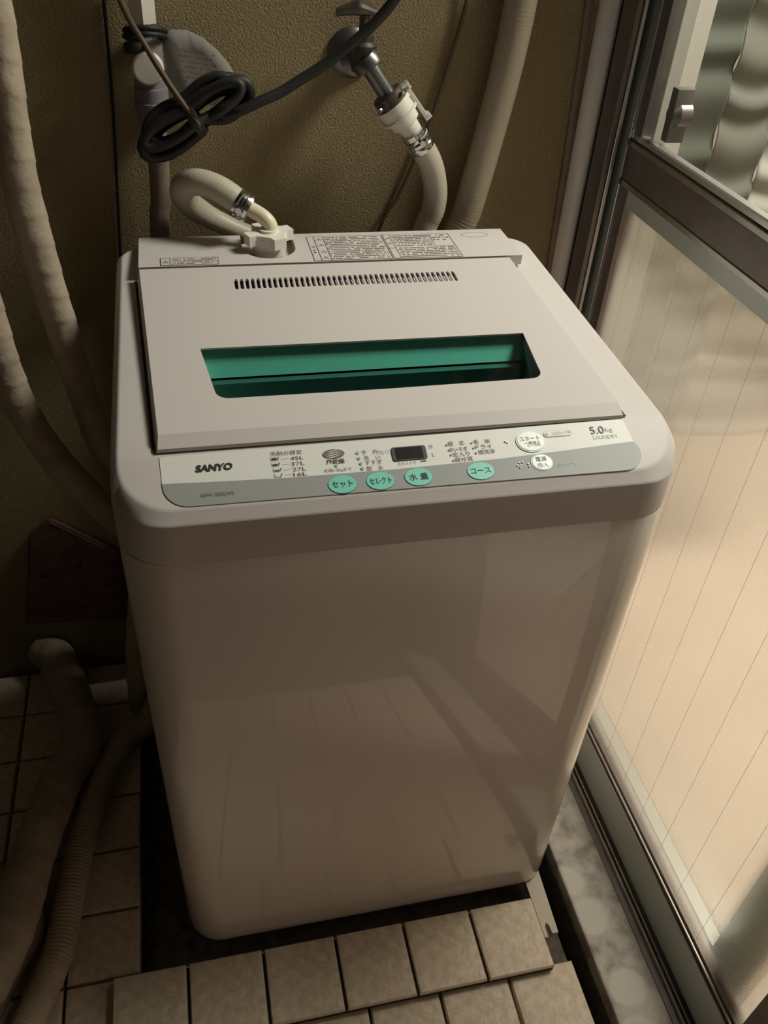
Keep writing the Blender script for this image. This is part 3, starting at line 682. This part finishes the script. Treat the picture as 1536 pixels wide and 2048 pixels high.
hc2 = tag(obj('hanging_cord', tube(B(), [(0.0132, 0.5150, 1.1761), (0.0311, 0.5150, 1.1221), (0.0398, 0.5200, 1.0999), (0.0500, 0.5220, 1.0814), (0.0663, 0.5100, 1.0543), (0.0856, 0.4950, 1.0262), (0.1032, 0.4820, 1.0051), (0.1067, 0.4900, 0.9936)], .0036, 8, .006), 'cord', None, 'all'),
          'thin brown cord knotted round the pipe top and holding the coiled bundle', 'cord')
b = B()
for k in range(2):
    pr_ = [(px+.0235*math.cos(a)+.001*k, py+.001*k+.0225*math.sin(a)*1.3-.006, 1.078+.006*k-.008*math.sin(a)) for a in [2*math.pi*i/16 for i in range(17)]]
    tube(b, pr_, .0030, 8, .006)
lathe(b, (px-.022, py-.042, 1.072), (1, -.3, .3), [(0, 0), (0, .006), (.012, .009), (.022, .006), (.022, 0)], 10)
obj('knot', b, 'rubber', hc2, 'all')
tc_ = obj('wall_cable', tube(B(), [(0.4523, 0.5920, 1.1537), (0.4504, 0.5920, 1.1161), (0.4362, 0.5920, 1.0533), (0.4189, 0.5920, 0.9860), (0.3991, 0.5920, 0.9287), (0.3777, 0.5920, 0.8760), (0.3544, 0.5920, 0.8332), (.33, .592, .72), (.31, .592, .4)], .0028, 8, .01), 'cable', None, 'all')
tag(tc_, 'thin dull cable curving down the yellow wall behind the hose', 'cable')
gd = obj('drain_duct', tube(B(), [(0.5141, 0.5700, 1.1687), (0.5143, 0.5700, 1.1210), (0.5067, 0.5700, 1.0409), (0.4921, 0.5700, 0.9466), (0.4770, 0.5700, 0.8640), (0.4611, 0.5700, 0.8051), (.44, .565, .6), (.43, .56, .2), (.43, .56, ZF)], ribbed(.0208, .00022, .005), 20, .002), 'duct', None, 60)
tag(gd, 'thick beige flexible pipe slanting down between the wall cable and door frame', 'pipe')

# ---- wrapped pipes, left side
def wrapr(r, seed):
    rr = random.Random(seed); ph = [rr.uniform(0, 6) for _ in range(6)]
    def f(s, a):
        t = (s/.032+a/6.283) % 1.0
        return r*(1+.05*(t**2)+.035*math.sin(s*23+ph[0])+.02*math.sin(2*a+s*31+ph[1])+.012*math.sin(3*a-s*90+ph[2]))
    return f
def wrapped(pts, r, seed, label, name='wrapped_pipe'):
    o = obj(name, tube(B(), pts, wrapr(r, seed), 28, .003), 'wrap', None, 50); return tag(o, label, 'pipe', None)
wrapped([(-0.0896, 0.4200, 1.1816), (-0.0872, 0.4200, 1.1331), (-0.0874, 0.4200, 1.0896), (-0.0918, 0.4200, 1.0188), (-0.0944, 0.4200, 0.9565), (-0.0913, 0.4200, 0.8968), (-0.0882, 0.4200, 0.8458), (-0.0816, 0.4200, 0.7803), (-0.0746, 0.4300, 0.6881), (-0.0591, 0.4400, 0.5836), (-.040, .455, .55), (-.038, .46, .42), (-.050, .47, .28), (-.075, .47, .12), (-.085, .47, -.02)], .0190, 1, 'tape-wrapped pipe descending from the upper left corner to the left side of the machine')
wrapped([(-0.1563, 0.3600, 0.9412), (-0.1498, 0.3600, 0.8512), (-0.1471, 0.3600, 0.7790), (-0.1392, 0.3700, 0.7000), (-0.1196, 0.3800, 0.6245), (-0.0925, 0.4000, 0.5468), (-0.0582, 0.4200, 0.4681), (-.034, .50, .36), (-.040, .54, .24), (-.05, .555, .10), (-.05, .56, -.02)], .0195, 2, 'dim tape-wrapped pipe curving out of the left edge, lower and further left than the other')
wrapped([(-.255, .599, .03), (-.230, .56, .03), (-0.1767, 0.3832, 0.0300), (-0.2050, 0.2942, 0.0350), (-0.2248, 0.2010, 0.0450), (-0.2405, 0.1196, 0.0500), (-0.2546, 0.0483, 0.0500), (-0.2746, -0.0155, 0.0500), (-0.3065, -0.0713, 0.0500)], .033, 3, 'thick tape-wrapped pipe bundle lying on the floor at the lower left')
wrapped([(-0.2997, 0.1702, -0.0020), (-0.2628, 0.1312, -0.0020), (-0.2386, 0.0956, -0.0020), (-0.2341, 0.0627, -0.0020), (-0.2488, 0.0318, -0.0020), (-0.2679, -0.0056, -0.0020), (-0.2904, -0.0559, -0.0020)], .0175, 4, 'thin tape-wrapped pipe bending out from under the thick bundle at the lower left')
dh = obj('drain_hose', tube(B(), [(-.02, .50, .06), (-0.0646, 0.4153, 0.0120), (-0.1167, 0.3691, 0.0060), (-0.1666, 0.2223, 0.0060), (-0.1849, 0.1007, 0.0060), (-0.1940, 0.0283, 0.0060), (-0.2155, -0.0354, 0.0060), (-0.2353, -0.0819, 0.0060), (-0.2659, -0.1342, 0.0060)], ribbed(.0215, .0013, .0058), 24, .00145), 'wrap', None, 'all')
tag(dh, 'corrugated grey drain hose snaking along the floor left of the machine', 'hose')
# dim reddish board on the wall behind the pipes
bk = thing('wall_board', (-0.1702, 0.5900, 0.2180), 'dim reddish board with two small holes low on the wall behind the left pipes', 'board')
b = B(); v = [(-0.2734, 0.5850, 0.1117), (-0.2276, 0.5850, 0.3183), (-0.1881, 0.5850, 0.3498), (-0.0701, 0.5850, 0.2449), (-0.0894, 0.5850, 0.0939)]
lo = [b.verts.new((p[0], .585, p[2])) for p in v]; hi = [b.verts.new((p[0], .599, p[2])) for p in v]
b.faces.new(lo); b.faces.new(hi)
for i in range(len(v)): b.faces.new([lo[i], lo[(i+1) % 5], hi[(i+1) % 5], hi[i]])
bmesh.ops.bevel(b, geom=list(b.edges), offset=.003, segments=2, affect='EDGES')
obj('panel', b, 'brick', bk)
for p in ((-0.2204, 0.5850, 0.2276), (-0.1587, 0.5850, 0.2452)):
    b = B(); lathe(b, (p[0], .5852, p[2]), (0, -1, 0), [(0, .006), (.0006, .006), (.0006, 0)], 12); obj('hole', b, 'darkgap', bk)

# ================================================================== DOOR
YJ = .572
d1 = bpy.data.objects.new('door_1', None); COL.objects.link(d1); d1['kind'] = 'structure'; d1['label'] = 'aluminium sliding door with clear upper and frosted lower pane'
def part(name, m, *boxes, bev=.0008, lab=None, parent=None):
    bm = B()
    for q in boxes: box(bm, *q, bev, 1)
    o = obj(name, bm, m, parent or d1)
    if lab: o['label'] = lab
    return o
YR = -.345
# jamb and track
bm = B(); lo = [bm.verts.new((x, y, -.02)) for x, y in [(.634, .600)]+arc(.6555, .600, .0215, 180, 270, 8)+[(.6555, .600)]]; hi = [bm.verts.new((v.co.x, v.co.y, 2.0)) for v in lo]
for i in range(len(lo)-1): bm.faces.new([lo[i], lo[i+1], hi[i+1], hi[i]])
tag(obj('jamb_flange', bm, 'jamb_sheen', d1, 'all'), 'rounded strip where the frame meets the wall, its bright sheen painted in white')
part('jamb', 'alu_dark', (.655, .7365, .5695, .600, -.02, 2.0), (.655, .662, .530, .575, -.02, 2.0))
part('jamb_bead', 'alu', (.6625, .668, .527, .535, -.02, 2.0))
part('bottom_track', 'alu_dark', (.655, .790, -1.25, .574, -.045, -.018))
part('track_lip', 'alu', (.665, .668, -1.25, .574, -.018, -.008), (.672, .6745, -1.25, .574, -.018, -.006), (.715, .718, -1.25, .574, -.018, -.004))
part('track_rib', 'alu', (.752, .755, -1.25, .574, -.018, -.004))
# front sash
def sash(xf, xb, y0, y1, st0, st1, glass_low, low_rails):
    part('stile', 'alu_green', (xf, xb, y1-st1, y1, -.004, 1.98)); part('stile', 'alu_dark', (xf, xb, y0, y0+st0, -.004, 1.98))
    part('mid_rail', 'alu_dark', (xf, xb, y0+st0, y1-st1, .923, .966))
    part('rail_edge', 'alu', (xf-.0015, xf+.004, y0+st0, y1-st1, .966, .974), (xf-.0015, xf+.004, y0+st0, y1-st1, .915, .923))
    part('bottom_rail', 'alu_green', (xf, xb, y0+st0, y1-st1, -.004, .080)); part('top_rail', 'alu_dark', (xf, xb, y0+st0, y1-st1, 1.93, 1.98))
XF, XB = .680, .706
sash(XF, XB, YR, .571, .06, .048, None, None)
part('rail_inset', 'alu_green', (XF+.004, XB-.006, YR+.06, .523, .890, .915))
part('glazing_bead', 'alu', (XF-.001, XF+.003, YR+.06, .523, .0800, .0825), (XF-.001, XF+.003, YR+.06, .523, .0915, .0945), (XF-.0015, XF+.002, .520, .5235, .09, .915), (XF-.0015, XF+.002, .520, .5235, .975, 1.93))
part('glazing_channel', 'alu_dark', (XF+.003, XB-.004, YR+.06, .523, .0800, .100), (XF+.003, XB-.004, .497, .520, .09, .915), (XF+.003, XB-.004, .497, .520, .966, 1.93), (XF+.003, XB-.004, YR+.06, .523, .966, .974))
part('upper_pane_bead', 'alu_glint', (XF+.002, XB-.010, YR+.06, .523, .974, .984), bev=.002)
part('upper_pane', 'clear', (XF+.010, XF+.014, YR+.055, .50, .975, 1.935), bev=0, lab='clear glass pane')
part('lower_pane', 'frosted', (XF+.010, XF+.015, YR+.055, .50, .095, .892), bev=0, lab='frosted patterned glass pane')
for i in range(13):
    y = .455-.062*i; part('glass_wire', 'wire', (XF+.0088, XF+.0092, y-.0001, y+.0001, .095, .89), bev=0)
# latch on the room side, seen through the glass
bm = B(); lathe(bm, (XF+.045, .470, 1.018), (-1, 0, 0), [(0, 0), (0, .016), (.016, .016), (.024, .010), (.024, 0)], 16); box(bm, XF+.020, XF+.045, .462, .478, .985, 1.05, .002)
obj('latch', bm, 'alu_dark', d1, 35)
# rear sash, parked behind the front one
XG, XH = .728, .748
part('rear_stile', 'alu_green', (XG, XH, -.235, -.165, -.004, 1.98)); part('rear_bottom_rail', 'alu_green', (XG, XH, -.165, .50, -.004, .055)); part('rear_jamb_stile', 'curtain_pale', (XG, XH, .543, .571, -.004, 1.98))
part('rear_mid_rail', 'alu_dark', (XG, XH, -.165, .50, .925, .955))
# curtain panels with draped sagging folds inside the room
def curtain(name, x0, x1, y0, z0, z1, sag, nfold, label, ph, m='curtain'):
    bm = B(); nx, nz = 40, 220; g = []
    for i in range(nx+1):
        x = x0+(x1-x0)*i/nx; t = (i/nx)*2-1; row = []
        for j in range(nz+1):
            zz = j/nz; z = z0+(z1-z0)*zz - sag*(1-t*t); f = zz*nfold
            y = y0-.0045*(1+math.sin(2*math.pi*f*.62+ph+.9*math.sin(1.7*f)))+.002*math.sin(30*x); row.append(bm.verts.new((x, y, z)))
        g.append(row)
    for i in range(nx):
        for j in range(nz): bm.faces.new([g[i][j], g[i+1][j], g[i+1][j+1], g[i][j+1]])
    o = obj(name, bm, m, None, 'all'); so = o.modifiers.new('s', 'SOLIDIFY'); so.thickness = .002
    return tag(o, label, 'curtain', 'gathered curtain panels in the lit room')
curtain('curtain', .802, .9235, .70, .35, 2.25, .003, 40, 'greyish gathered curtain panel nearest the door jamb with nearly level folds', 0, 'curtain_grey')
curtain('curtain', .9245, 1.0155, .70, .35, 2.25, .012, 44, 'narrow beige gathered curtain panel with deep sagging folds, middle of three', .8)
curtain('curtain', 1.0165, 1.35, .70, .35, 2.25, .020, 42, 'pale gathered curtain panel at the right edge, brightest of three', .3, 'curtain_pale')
